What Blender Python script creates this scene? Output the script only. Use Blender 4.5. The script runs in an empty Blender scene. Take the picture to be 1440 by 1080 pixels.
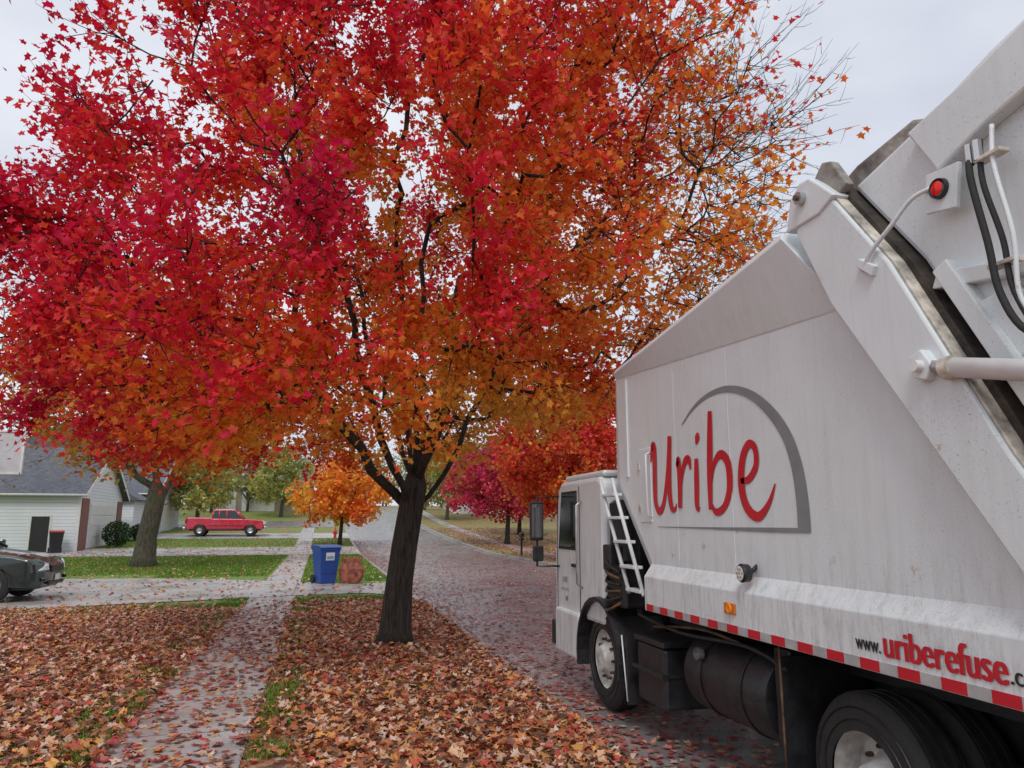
import bpy, math, random
import numpy as np
from mathutils import Vector, Matrix
rng=np.random.default_rng(7); random.seed(7)
S=bpy.context.scene; COL=S.collection
R=math.radians
# ---------------------------------------------------------------- node helper
class NT:
    def __init__(s,tree): s.t=tree; s.t.nodes.clear()
    def n(s,ty,props=None,**inp):
        nd=s.t.nodes.new(ty)
        for k,v in (props or {}).items(): setattr(nd,k,v)
        for k,v in inp.items():
            key=int(k[1:]) if (k[0]=='i' and k[1:].isdigit()) else k.replace('_',' ')
            s.set(nd.inputs[key],v)
        return nd
    def set(s,sock,v):
        if isinstance(v,bpy.types.NodeSocket): s.t.links.new(v,sock)
        elif isinstance(v,bpy.types.Node): s.t.links.new(v.outputs[0],sock)
        else:
            if isinstance(v,tuple) and len(v)==3 and sock.type=='RGBA': v=v+(1,)
            sock.default_value=v
    def math(s,op,a,b=0.0,clamp=False): return s.n('ShaderNodeMath',{'operation':op,'use_clamp':clamp},i0=a,i1=b).outputs[0]
    def mix(s,f,a,b,mode='MIX'):
        nd=s.t.nodes.new('ShaderNodeMix'); nd.data_type='RGBA'; nd.blend_type=mode
        s.set(nd.inputs[0],f); s.set(nd.inputs[6],a); s.set(nd.inputs[7],b); return nd.outputs[2]
    def ramp(s,f,stops,interp='LINEAR'):
        nd=s.t.nodes.new('ShaderNodeValToRGB'); s.set(nd.inputs[0],f); cr=nd.color_ramp; cr.interpolation=interp
        while len(cr.elements)>1: cr.elements.remove(cr.elements[-1])
        cr.elements[0].position=stops[0][0]; c=stops[0][1]; cr.elements[0].color=c+(1,) if isinstance(c,tuple) else (c,c,c,1)
        for p,c in stops[1:]:
            e=cr.elements.new(p); e.color=c+(1,) if isinstance(c,tuple) else (c,c,c,1)
        return nd.outputs[0]
    def noise(s,vec,scale,detail=4,rough=.55):
        return s.n('ShaderNodeTexNoise',Vector=vec,Scale=scale,Detail=detail,Roughness=rough).outputs[0]
    def mrange(s,v,a,b,c,d): return s.n('ShaderNodeMapRange',Value=v,i1=a,i2=b,i3=c,i4=d).outputs[0]
    def out(s,shader): o=s.n('ShaderNodeOutputMaterial'); s.t.links.new(shader.outputs[0],o.inputs[0])
def newmat(name):
    m=bpy.data.materials.new(name); m.use_nodes=True; return m,NT(m.node_tree)
_mc={}
def paint(name,col,rough=.5,metal=0.,var=.12,scale=6,bump=0.,spec=.5,coat=0.):
    if name in _mc: return _mc[name]
    m,t=newmat(name); P=t.n('ShaderNodeTexCoord').outputs['Object']
    nz=t.noise(P,scale,5)
    f=t.mrange(nz,.3,.7,1-var,1+var)
    c=t.mix(1.0,col,f,'MULTIPLY')
    b=t.n('ShaderNodeBsdfPrincipled',Base_Color=c,Roughness=t.mrange(nz,.3,.7,max(.02,rough-.08),min(1,rough+.08)),Metallic=metal)
    b.inputs['Specular IOR Level'].default_value=spec; b.inputs['Coat Weight'].default_value=coat
    if bump: t.set(b.inputs['Normal'],t.n('ShaderNodeBump',Strength=bump,Distance=.02,Height=t.noise(P,scale*4,4)))
    t.out(b); _mc[name]=m; return m
# ---------------------------------------------------------------- materials
LIT=[(0,(.15,.07,.04)),(.10,(.40,.13,.05)),(.26,(.58,.25,.10)),(.42,(.66,.40,.24)),(.57,(.70,.51,.40)),(.70,(.50,.08,.055)),(.79,(.66,.32,.09)),(.88,(.60,.19,.09)),(.95,(.26,.14,.09))]
RLIT=[(0,(.38,.10,.08)),(.25,(.50,.20,.17)),(.45,(.56,.36,.29)),(.6,(.42,.06,.06)),(.8,(.52,.32,.20)),(.9,(.22,.10,.08))]
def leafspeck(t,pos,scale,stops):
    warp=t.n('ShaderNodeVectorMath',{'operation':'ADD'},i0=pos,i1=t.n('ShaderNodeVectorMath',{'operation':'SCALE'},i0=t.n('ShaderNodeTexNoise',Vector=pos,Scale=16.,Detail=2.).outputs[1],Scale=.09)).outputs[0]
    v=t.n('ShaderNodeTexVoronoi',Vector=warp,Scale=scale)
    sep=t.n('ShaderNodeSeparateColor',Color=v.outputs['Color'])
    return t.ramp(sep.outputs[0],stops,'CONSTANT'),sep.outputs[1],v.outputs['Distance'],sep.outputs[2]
def isolate(t,lr,d,ld,rb):
    a=t.math('LESS_THAN',lr,d); b=t.math('LESS_THAN',ld,t.math('ADD',.10,t.math('MULTIPLY',rb,.26))); return t.math('MULTIPLY',a,b)
def mat_ground():
    m,t=newmat('lawn_with_leaves'); pos=t.n('ShaderNodeNewGeometry').outputs['Position']
    xyz=t.n('ShaderNodeSeparateXYZ',Vector=pos); x,y=xyz.outputs[0],xyz.outputs[1]
    nl=t.noise(pos,.35,4); ns=t.noise(pos,30.,5,.7); nm=t.noise(pos,2.5,4)
    g=t.ramp(ns,[(.3,(.07,.15,.02)),(.5,(.14,.27,.03)),(.72,(.25,.38,.07))])
    g=t.mix(t.mrange(nm,.35,.7,0,.5),g,(.19,.27,.06))
    lc,lr,ld,rb=leafspeck(t,pos,12.,LIT)
    yy=t.math('ADD',y,t.math('MULTIPLY',t.math('SUBTRACT',nm,.5),5.))
    d1=t.mrange(yy,16.8,19.2,1.02,.03)
    dr=t.mrange(x,9.5,11.,0,.6)
    df=t.math('MULTIPLY',t.mrange(y,44,70,0,.8),t.mrange(nl,.42,.6,0,1))
    d=t.math('MAXIMUM',t.math('MAXIMUM',d1,dr),df)
    msk=t.math('LESS_THAN',lr,d)
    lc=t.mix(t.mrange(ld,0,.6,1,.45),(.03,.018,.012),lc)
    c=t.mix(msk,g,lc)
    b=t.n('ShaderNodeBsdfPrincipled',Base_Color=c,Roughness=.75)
    h=t.math('ADD',t.math('MULTIPLY',ns,.6),t.math('MULTIPLY',ld,-.8))
    t.set(b.inputs['Normal'],t.n('ShaderNodeBump',Strength=.9,Distance=.04,Height=h)); t.out(b); return m
def mat_road():
    m,t=newmat('wet_asphalt'); pos=t.n('ShaderNodeNewGeometry').outputs['Position']
    xyz=t.n('ShaderNodeSeparateXYZ',Vector=pos); x=xyz.outputs[0]
    ns=t.noise(pos,90.,5,.75); nm=t.noise(pos,.6,5); st=t.noise(t.n('ShaderNodeMapping',Vector=pos,Scale=(1.,.12,1.)).outputs[0],1.6,5,.6)
    a=t.ramp(ns,[(.3,(.13,.122,.122)),(.7,(.31,.295,.29))]); a=t.mix(t.mrange(nm,.4,.65,0,.45),a,(.15,.142,.147))
    a=t.mix(t.mrange(st,.45,.7,0,.35),a,(.27,.225,.215))
    lc,lr,ld,rb=leafspeck(t,pos,22.,RLIT)
    xx=t.math('ADD',x,t.math('MULTIPLY',t.math('SUBTRACT',nm,.5),4.))
    d=t.math('MAXIMUM',t.mrange(xx,2.6,5.0,.45,.12),t.mrange(xx,8.0,10.3,.1,.45))
    msk=isolate(t,lr,d,ld,rb)
    c=t.mix(t.math('MULTIPLY',msk,.85),a,lc)
    b=t.n('ShaderNodeBsdfPrincipled',Base_Color=c,Roughness=t.mrange(nm,.35,.65,.16,.42))
    t.set(b.inputs['Normal'],t.n('ShaderNodeBump',Strength=.22,Distance=.01,Height=t.math('ADD',ns,msk))); t.out(b); return m
def mat_concrete(name,leafd,base=.36,joint=1.5,near=None):
    m,t=newmat(name); pos=t.n('ShaderNodeNewGeometry').outputs['Position']
    xyz=t.n('ShaderNodeSeparateXYZ',Vector=pos)
    ns=t.noise(pos,60.,5,.7); nm=t.noise(pos,.9,5); n3=t.noise(pos,3.5,5,.65)
    c=t.ramp(nm,[(.32,(base*.68,base*.64,base*.61)),(.5,(base,base*.95,base*.9)),(.7,(base*1.2,base*1.14,base*1.08))])
    c=t.mix(.2,c,t.ramp(ns,[(.3,base*.5),(.7,base*1.4)]))
    c=t.mix(t.mrange(n3,.48,.7,0,.45),c,(base*.5,base*.43,base*.39))
    j=t.math('LESS_THAN',t.math('FRACT',t.math('DIVIDE',xyz.outputs[1],joint)),.014)
    j2=t.math('LESS_THAN',t.math('FRACT',t.math('DIVIDE',t.math('ADD',xyz.outputs[0],100.45),joint*1.6)),.008)
    j=t.math('MAXIMUM',j,j2) if joint>2 else j
    c=t.mix(t.math('MULTIPLY',j,.8),c,(.05,.045,.04))
    lc,lr,ld,rb=leafspeck(t,pos,20.,RLIT)
    d=leafd
    if near: d=t.mrange(t.math('ADD',xyz.outputs[1],t.math('MULTIPLY',nm,6.)),near[0],near[1],near[2],leafd)
    c=t.mix(t.math('MULTIPLY',isolate(t,lr,d,ld,rb),.85),c,lc)
    b=t.n('ShaderNodeBsdfPrincipled',Base_Color=c,Roughness=t.mrange(nm,.35,.65,.2,.55))
    t.set(b.inputs['Normal'],t.n('ShaderNodeBump',Strength=.2,Distance=.01,Height=t.math('SUBTRACT',ns,t.math('MULTIPLY',j,2.)))); t.out(b); return m
def mat_leaf(name,trans=.35,rough=.5,gloss=True):
    m,t=newmat(name); a=t.n('ShaderNodeAttribute',{'attribute_name':'Col'})
    if gloss:
        b=t.n('ShaderNodeBsdfPrincipled',Base_Color=a.outputs['Color'],Roughness=rough); b.inputs['Specular IOR Level'].default_value=.35
    else: b=t.n('ShaderNodeBsdfDiffuse',Color=a.outputs['Color'])
    tr=t.n('ShaderNodeBsdfTranslucent',Color=a.outputs['Color'])
    t.out(t.n('ShaderNodeMixShader',i0=trans,i1=b,i2=tr)); return m
def mat_bark(name,c0,c1):
    m,t=newmat(name); P=t.n('ShaderNodeTexCoord').outputs['Object']
    mp=t.n('ShaderNodeMapping',Vector=P,Scale=(14.,14.,1.9)).outputs[0]
    n=t.noise(mp,1.8,6,.7); n2=t.noise(P,2.,3)
    c=t.ramp(n,[(.38,c0),(.62,c1)]); c=t.mix(t.mrange(n2,.5,.7,0,.35),c,(c1[0]*.9,c1[1]*1.3,c1[2]*.8))
    b=t.n('ShaderNodeBsdfPrincipled',Base_Color=c,Roughness=.85)
    t.set(b.inputs['Normal'],t.n('ShaderNodeBump',Strength=1.,Distance=.07,Height=n)); t.out(b); return m
def mat_siding(name,col):
    m,t=newmat(name); pos=t.n('ShaderNodeNewGeometry').outputs['Position']
    z=t.n('ShaderNodeSeparateXYZ',Vector=pos).outputs[2]; fr=t.math('FRACT',t.math('DIVIDE',z,.2))
    c=t.mix(t.mrange(fr,0,.14,.55,0),col,(.12,.12,.13)); c=t.mix(t.mrange(t.noise(pos,1.,4),.4,.7,0,.2),c,(col[0]*.7,col[1]*.7,col[2]*.65))
    b=t.n('ShaderNodeBsdfPrincipled',Base_Color=c,Roughness=.6)
    t.set(b.inputs['Normal'],t.n('ShaderNodeBump',Strength=.8,Distance=.03,Height=t.math('SUBTRACT',1.,fr))); t.out(b); return m
def mat_shingle():
    m,t=newmat('asphalt_shingles'); P=t.n('ShaderNodeNewGeometry').outputs['Position']
    mp=t.n('ShaderNodeMapping',Vector=P,Scale=(3.,3.,7.)).outputs[0]
    v=t.n('ShaderNodeTexVoronoi',Vector=mp,Scale=1.5); n=t.noise(P,9.,5)
    c=t.ramp(t.n('ShaderNodeSeparateColor',Color=v.outputs['Color']).outputs[0],[(0,(.07,.076,.09)),(1,(.15,.16,.185))])
    c=t.mix(.4,c,t.ramp(n,[(.3,(.06,.06,.07)),(.7,(.18,.19,.21))]))
    t.out(t.n('ShaderNodeBsdfPrincipled',Base_Color=c,Roughness=.85)); return m
def mat_truck():
    m,t=newmat('truck_white_paint'); P=t.n('ShaderNodeNewGeometry').outputs['Position']
    xyz=t.n('ShaderNodeSeparateXYZ',Vector=P); y,z=xyz.outputs[1],xyz.outputs[2]
    st=t.noise(t.n('ShaderNodeMapping',Vector=P,Scale=(3.,3.,.18)).outputs[0],4.6,6,.72)
    n=t.noise(P,1.1,5); fs=t.noise(P,85.,4,.7)
    c=t.mix(t.mrange(st,.48,.78,0,.30),(.69,.735,.75),(.45,.45,.43))
    c=t.mix(t.mrange(n,.42,.68,0,.3),c,(.56,.595,.61))
    c=t.mix(t.math('MULTIPLY',t.mrange(fs,.60,.66,0,.7),t.mrange(n,.42,.6,0,1)),c,(.22,.17,.13))
    rn=t.noise(t.n('ShaderNodeMapping',Vector=P,Scale=(1.,1.,.55)).outputs[0],38.,7,.85)
    tot=None
    for cy,cz,r in ((5.52,1.66,.15),(6.08,1.57,.17),(5.0,1.79,.10),(5.85,1.75,.07),(3.95,1.62,.10),(3.3,1.60,.14),(2.95,2.2,.09),(3.7,3.3,.08)):
        dd=t.math('SQRT',t.math('ADD',t.math('POWER',t.math('SUBTRACT',y,cy),2.),t.math('POWER',t.math('SUBTRACT',z,cz),2.)))
        mm=t.mrange(dd,0,r,.17,-.15)
        tot=mm if tot is None else t.math('MAXIMUM',tot,mm)
    rm=t.mrange(t.math('ADD',rn,tot),.60,.72,0,1)
    c=t.mix(t.math('MULTIPLY',rm,.75),c,(.38,.23,.09))
    dn=t.noise(t.n('ShaderNodeMapping',Vector=P,Scale=(6.,6.,1.1)).outputs[0],2.4,7,.78)
    c=t.mix(t.math('MULTIPLY',t.mrange(dn,.47,.70,0,.65),t.mrange(z,1.30,1.75,1,.10)),c,(.28,.26,.23))
    b=t.n('ShaderNodeBsdfPrincipled',Base_Color=c,Roughness=t.mrange(st,.3,.7,.25,.5))
    t.set(b.inputs['Normal'],t.n('ShaderNodeBump',Strength=.2,Distance=.06,Height=t.noise(P,1.7,2))); t.out(b); return m
M_ground=mat_ground(); M_road=mat_road()
M_walk=mat_concrete('sidewalk_concrete',.12,.42,1.5,(13.,19.,.6)); M_drive=mat_concrete('driveway_concrete',.05,.42,2.6)
M_curb=mat_concrete('curb_concrete',.3,.30,3.0)
M_leaf=mat_leaf('maple_leaves',.48); M_leaf2=mat_leaf('far_leaves',.42,.5,False); M_lit=mat_leaf('dead_leaves',.10,.45); M_grass=mat_leaf('grass_blades',.3,.6,False)
M_bark=mat_bark('dark_wet_bark',(.008,.007,.006),(.06,.048,.038)); M_bark2=mat_bark('grey_bark',(.05,.045,.032),(.17,.15,.11))
M_sid=mat_siding('white_siding',(.70,.735,.76)); M_sid2=mat_siding('grey_siding',(.5,.54,.58)); M_shin=mat_shingle()
M_white=mat_truck()
M_black=paint('black_steel',(.018,.018,.02),.45,0,.3,9,.2); M_rub=paint('tyre_rubber',(.02,.02,.02),.75,0,.35,12,.3)
M_glass=paint('dark_glass',(.015,.018,.02),.08,0,.1,2,0,.8)
M_red=paint('red_decal',(.50,.012,.025),.4,0,.10); M_grey=paint('grey_decal',(.21,.22,.23),.4,0,.10); M_blk=paint('black_decal',(.02,.02,.02),.4)
M_refl=paint('silver_reflective',(.38,.38,.38),.35,0,.25); M_chrome=paint('dirty_aluminium',(.5,.5,.5),.35,.8,.2)
M_rust=paint('rusty_steel',(.12,.07,.04),.8,.2,.6,7,.6); M_seal=paint('grimy_seal',(.04,.03,.023),.8,0,.7,9,.6)
M_rustp=paint('grimy_white_paint',(.48,.44,.38),.6,0,.6,9,.4)
M_trim=paint('white_trim',(.72,.72,.7),.5); M_gd=paint('garage_door_white',(.66,.67,.67),.5)
M_hub=paint('wheel_white',(.5,.5,.47),.5,0,.4,8)
M_dirt=paint('dirty_hopper_paint',(.24,.22,.195),.6,0,.6,7,.4)
# ---------------------------------------------------------------- mesh helpers
def empty(name,loc=(0,0,0)):
    o=bpy.data.objects.new(name,None); COL.objects.link(o); o.location=loc; o.empty_display_size=.2; return o
def mobj(name,V,F,mat,parent=None,smooth=False,bevel=0,segs=2):
    me=bpy.data.meshes.new(name); me.from_pydata([tuple(v) for v in V],[],[tuple(f) for f in F]); me.update()
    o=bpy.data.objects.new(name,me); COL.objects.link(o)
    if mat: me.materials.append(mat)
    if parent: o.parent=parent
    import bmesh
    bm=bmesh.new(); bm.from_mesh(me); bmesh.ops.recalc_face_normals(bm,faces=bm.faces); bm.to_mesh(me); bm.free()
    if smooth: me.polygons.foreach_set('use_smooth',[True]*len(me.polygons))
    if bevel:
        b=o.modifiers.new('b','BEVEL'); b.width=bevel; b.segments=segs; b.limit_method='ANGLE'; b.angle_limit=R(35)
    return o
def box(name,b,mat,parent=None,bevel=0):
    x0,x1,y0,y1,z0,z1=b
    V=[(x,y,z) for x in(x0,x1) for y in(y0,y1) for z in(z0,z1)]
    return mobj(name,V,[(0,1,3,2),(4,6,7,5),(0,4,5,1),(2,3,7,6),(0,2,6,4),(1,5,7,3)],mat,parent,bevel=bevel)
def prism(name,poly,a0,a1,axis,mat,parent=None,bevel=0):
    def p(u,v,a): return {'x':(a,u,v),'y':(u,a,v),'z':(u,v,a)}[axis]
    n=len(poly); V=[p(u,v,a0) for u,v in poly]+[p(u,v,a1) for u,v in poly]
    F=[tuple(range(n)),tuple(range(2*n-1,n-1,-1))]+[(i,(i+1)%n,n+(i+1)%n,n+i) for i in range(n)]
    return mobj(name,V,F,mat,parent,bevel=bevel)
def tube_data(paths):
    V=[];F=[]
    for pts,rad,ns in paths:
        pts=np.asarray(pts,float); n=len(pts); tan=np.gradient(pts,axis=0); tan/=np.linalg.norm(tan,axis=1)[:,None]+1e-9
        ref=np.array([1.,0,0]) if abs(tan[0][0])<.8 else np.array([0,1.,0])
        base=len(V); ang=np.arange(ns)*2*math.pi/ns
        for i in range(n):
            u=np.cross(tan[i],ref); u/=np.linalg.norm(u)+1e-9; w=np.cross(tan[i],u); ref=np.cross(u,tan[i])
            ring=pts[i]+rad[i]*(np.cos(ang)[:,None]*u+np.sin(ang)[:,None]*w)
            V.extend(ring.tolist())
        for i in range(n-1):
            for k in range(ns):
                a=base+i*ns+k; b=base+i*ns+(k+1)%ns; F.append((a,b,b+ns,a+ns))
        F.append(tuple(base+k for k in range(ns))[::-1]); F.append(tuple(base+(n-1)*ns+k for k in range(ns)))
    return V,F
def tube(name,pts,r,mat,parent=None,ns=10,sub=0):
    pts=[np.array(p,float) for p in pts]
    if sub and len(pts)>2:
        out=[]; P=[pts[0]]+pts+[pts[-1]]
        for i in range(1,len(P)-2):
            for k in range(sub):
                t=k/sub; a,b,c,d=P[i-1],P[i],P[i+1],P[i+2]
                out.append(.5*((2*b)+(-a+c)*t+(2*a-5*b+4*c-d)*t*t+(-a+3*b-3*c+d)*t**3))
        out.append(pts[-1]); pts=out
    V,F=tube_data([(pts,[r]*len(pts),ns)])
    o=mobj(name,V,F,mat,parent); 
    for p in o.data.polygons: p.use_smooth=len(p.vertices)==4
    return o
def lathe(name,prof,center,axis,mat,parent=None,ns=36):
    V=[];F=[];n=len(prof)
    for k in range(ns):
        a=2*math.pi*k/ns
        for (d,r) in prof:
            c,s=r*math.cos(a),r*math.sin(a)
            p={'x':(d,c,s),'y':(c,d,s),'z':(c,s,d)}[axis]
            V.append((center[0]+p[0],center[1]+p[1],center[2]+p[2]))
    for k in range(ns):
        k2=(k+1)%ns
        for i in range(n-1): F.append((k*n+i,k*n+i+1,k2*n+i+1,k2*n+i))
    o=mobj(name,V,F,mat,parent,smooth=True)
    o.modifiers.new('e','EDGE_SPLIT').split_angle=R(38)
    return o
def fastmesh(name,V,Fidx,starts,mat,cols=None,parent=None):
    me=bpy.data.meshes.new(name); me.vertices.add(len(V)); me.vertices.foreach_set('co',V.astype(np.float32).ravel())
    me.loops.add(len(Fidx)); me.loops.foreach_set('vertex_index',Fidx.astype(np.int32))
    me.polygons.add(len(starts)); me.polygons.foreach_set('loop_start',starts.astype(np.int32))
    me.update(calc_edges=True)
    if cols is not None:
        a=me.color_attributes.new('Col','FLOAT_COLOR','POINT'); a.data.foreach_set('color',np.c_[cols,np.ones(len(cols))].astype(np.float32).ravel())
    me.materials.append(mat); o=bpy.data.objects.new(name,me); COL.objects.link(o)
    if parent: o.parent=parent
    return o
LH=[(.40,.04),(.27,.28),(.55,.56),(.22,.64)]
LV=np.array([(0,0,0),(0,1,0)]+[(x,y,.22*x) for x,y in LH]+[(-x,y,.22*x) for x,y in LH],float); LV[:,1]-=.45
LV[1,2]=-.08; LV[[2,6],2]+=.02
LF=[[0,2,3,4,5,1],[0,1,9,8,7,6]]
QV=np.array([(0,-.5,0),(.42,.05,.08),(0,.55,0),(-.42,.05,.08)],float); QF=[[0,1,2,3]]
def unit(v): return v/(np.linalg.norm(v,axis=-1,keepdims=True)+1e-9)
def leaves(name,pos,nrm,size,cols,mat,parent=None,simple=False,fold=(.3,2.0),asp=(.7,1.1)):
    tv,tf=(QV,QF) if simple else (LV,LF); N=len(pos)
    rnd=unit(rng.normal(size=(N,3))); n=unit(nrm); u=unit(np.cross(n,rnd)); w=np.cross(n,u)
    fo=rng.uniform(*fold,N)[:,None,None]; ax=rng.uniform(*asp,N)[:,None,None]
    V=pos[:,None,:]+size[:,None,None]*(ax*tv[None,:,0,None]*u[:,None,:]+tv[None,:,1,None]*w[:,None,:]+fo*tv[None,:,2,None]*n[:,None,:])
    nv=len(tv); idx=np.concatenate([np.array(f) for f in tf]); F=(idx[None,:]+nv*np.arange(N)[:,None]).ravel()
    st=np.cumsum([0]+[len(f) for f in tf])[:-1]; starts=(st[None,:]+len(idx)*np.arange(N)[:,None]).ravel()
    return fastmesh(name,V.reshape(-1,3),F,starts,mat,np.repeat(cols,nv,axis=0),parent)
def snoise(p,s,seed=0):
    r=np.random.default_rng(seed); o=np.zeros(len(p))
    for k in range(5):
        d=unit(r.normal(size=3))*s*(1+.5*k); o+=np.sin(p@d+r.uniform(0,6.28))/(1+.35*k)
    return o/2.2
def pal(t,stops):
    xs=[s[0] for s in stops]; return np.stack([np.interp(t,xs,[s[1][k] for s in stops]) for k in range(3)],1)
# ---------------------------------------------------------------- terrain
def tz(y):
    s=max(0.,y-45.)
    return .025*s+.0006*s*s if s<60 else 3.66+min(s-60,60)*.03
def tzv(y):
    s=np.maximum(0,y-45.); return np.where(s<60,.025*s+.0006*s*s,3.66+np.minimum(s-60,60)*.03)
def strip(name,xz,ys,mat):
    V=[];F=[];n=len(xz)
    for y in ys:
        for x,dz in xz: V.append((x,y,tz(y)+dz))
    for i in range(len(ys)-1):
        for k in range(n-1): a=i*n+k; F.append((a,a+1,a+n+1,a+n))
    o=mobj(name,V,F,mat)
    return o
def yr_(a,b,st=3.): 
    n=max(1,int((b-a)/st)); return list(np.linspace(a,b,n+1))
ys=[-300,-100,-40]+yr_(-20,45)+yr_(46,170,2.)+[200,300,600,1200]
strip('ground',[(-900,0),(-200,0),(-60,0),(-20,0),(-1.6,0),(-.5,0),(2.34,0),(2.36,-.3),(10.44,-.3),(10.46,0),(20,0),(60,0),(200,0),(900,0)],ys,M_ground)
ry=yr_(-60,45)+yr_(46,200,2.)
strip('road',[(2.4,-.13),(6.4,-.06),(10.4,-.13)],ry,M_road)
strip('curb',[(2.30,.012),(2.46,.012),(2.50,-.02),(2.52,-.122),(2.92,-.118)],yr_(-60,45)+yr_(46,76,2.),M_curb)
strip('curb',[(10.0,-.118),(10.36,-.122),(10.38,-.02),(10.42,.012),(10.58,.012)],ry,M_curb)
strip('curb',[(2.30,.012),(2.46,.012),(2.50,-.02),(2.52,-.122),(2.92,-.118)],yr_(86,200,2.),M_curb)
strip('cross_street',[(-80,.015),(1.2,.015),(2.6,-.10)],yr_(76.5,85.5,2.),M_road)
strip('sidewalk',[(-1.6,.010),(-.52,.010)],yr_(-60,45)+yr_(46,76,2.),M_walk)
strip('sidewalk',[(12.6,.012),(13.7,.012)],ry,M_walk)
def flat(name,poly,mat,dz=.018):
    return mobj(name,[(x,y,tz(y)+dz) for x,y in poly],[tuple(range(len(poly)))],mat)
flat('driveway',[(2.38,19.6),(2.38,24.1),(1.2,23.6),(-.5,24.6),(-1.6,25.8),(-5.4,27.6),(-17,29.5),(-17,17.0),(-6,18.7),(-1.6,20.0),(-.5,20.4),(1.2,20.6)],M_drive)
strip('driveway',[(-15,.02),(-1.6,.02),(2.36,.02)],[45.5,47.5,49.5,52.5],M_drive)
strip('driveway',[(-16,.02),(-1.6,.02),(2.36,.02)],[62,64,66,68.5],M_drive)
# ---------------------------------------------------------------- trees
def tree(name,base,trunk,limbs,tips,R0,twigs,lpt,lsize,colfn,bark,keep=None,simple=False,rtip=.008,twl=(.45,.95),ns=12,spread=.10,twscale=None,side=None):
    par=empty(name,base); B=np.array(base)
    P=[];PA=[];PL=[]
    def add(p,pa): P.append(np.array(p,float)); PA.append(pa); PL.append(0 if pa<0 else PL[pa]+np.linalg.norm(P[-1]-P[pa])); return len(P)-1
    cur=-1; tn=len(trunk)
    for p in trunk: cur=add(p,cur)
    def path(a,b,start,up=.18,step=.5,jit=.055):
        a=np.array(a);b=np.array(b);d=np.linalg.norm(b-a); n=max(2,int(d/step)); c=start
        for i in range(1,n+1):
            t=i/n; p=a+(b-a)*t; p=p+np.array([0,0,-up*d*math.sin(math.pi*t)*.5]) ; 
            if i<n: p=p+rng.normal(size=3)*jit
            c=add(p,c)
        return c
    for (st,tg) in limbs: path(P[min(st,tn-1)],tg,min(st,tn-1))
    F0=np.array(trunk[-1]); order=np.argsort(np.linalg.norm(tips-F0,axis=1)); tipidx=[None]*len(tips)
    nmin=max(0,tn-1)
    for k in order:
        q=tips[k]; A=np.array(P[nmin:]); L=np.array(PL[nmin:])
        dd=np.linalg.norm(A-q,axis=1)
        out=((A-F0)*(q-A)).sum(1)/(np.linalg.norm(A-F0,axis=1)*dd+1e-6)
        cost=dd+.22*L+np.where(out<.1,.8*dd,0)
        j=int(np.argmin(cost))+nmin
        tipidx[k]=path(P[j],q,j)
    N=len(P); P=np.array(P); ntip=len(tips); p_=math.log(max(ntip,2))/math.log(R0/rtip)
    acc=np.zeros(N); ch=[[] for _ in range(N)]
    for i in range(N-1,-1,-1):
        if not ch[i]: acc[i]=rtip**p_
        if PA[i]>=0: ch[PA[i]].append(i); acc[PA[i]]+=acc[i]
    rad=acc**(1/p_)
    prim=[max(c,key=lambda j:acc[j]) if c else -1 for c in ch]
    for i in range(tn): rad[i]=R0*(1.45 if i==0 else 1.12 if i==1 else 1-.03*i)
    paths=[]
    for i in range(N):
        if PA[i]<0 or prim[PA[i]]!=i:
            chain=[i] if PA[i]<0 else [PA[i],i]; rr=[rad[i]] if PA[i]<0 else [min(rad[PA[i]],rad[i]*1.15),rad[i]]
            j=prim[i]
            while j>=0: chain.append(j); rr.append(rad[j]); j=prim[j]
            if len(chain)>1: paths.append((P[chain],rr,ns if rr[0]>.06 else 5))
    tp=P[tipidx]; ctr=np.array([F0[0],F0[1],tips[:,2].mean()])
    rep=np.repeat(np.arange(ntip),twigs); st=tp[rep]; outw=unit(st-ctr)
    dr=unit(outw*.75+rng.normal(size=st.shape)*.55+np.array([0,0,.12])); ln=rng.uniform(*twl,len(st))
    if twscale is not None: ln=ln*twscale(st)
    back=rng.uniform(0,.5,len(st))[:,None]*unit(tp-P[np.array(PA)[tipidx]])[rep]; st=st-back
    bend=unit(rng.normal(size=st.shape)+np.array([0,0,.9]))*(.20*ln)[:,None]
    if not simple or lpt<8:
        for i in range(len(st)):
            a=st[i]; q=[a+dr[i]*ln[i]*s+bend[i]*s*s+(rng.normal(size=3)*.018 if 0<s<1 else 0) for s in (0,.3,.6,.82,1.)]
            paths.append((q,[rtip*.75,rtip*.6,rtip*.45,rtip*.32,rtip*.2],3))
            if side is not None and side(a):
                for s in (.3,.5,.7,.85):
                    b=a+dr[i]*ln[i]*s+bend[i]*s*s; d2=unit(dr[i]+rng.normal(size=3)*.6); l2=rng.uniform(.12,.34)
                    paths.append(([b,b+d2*l2*.5,b+d2*l2+np.array([0,0,.04])],[rtip*.4,rtip*.3,rtip*.18],3))
    V,F=tube_data(paths); V=np.array(V)-B
    w=mobj('trunk_and_branches',V,F,bark,par,smooth=True)
    kk=np.ones(len(st)) if keep is None else keep(st)
    cnt=rng.poisson(lpt*kk); li=np.repeat(np.arange(len(st)),cnt)
    u=rng.uniform(0,1.05,len(li))**.8
    pos=st[li]+dr[li]*(ln[li]*u)[:,None]+bend[li]*(u*u)[:,None]+rng.normal(size=(len(li),3))*spread; pos[:,2]-=abs(rng.normal(size=len(li)))*.04
    nrm=np.array([0,0,1.])*.55+rng.normal(size=pos.shape)*.6
    if len(li): leaves('foliage',pos-B,nrm,rng.uniform(*lsize,len(li)),colfn(pos),M_leaf2 if simple else M_leaf,par,simple)
    return par
RT=np.array([.969,-.247,0]); FW=np.array([.247,.969,0])
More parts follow.
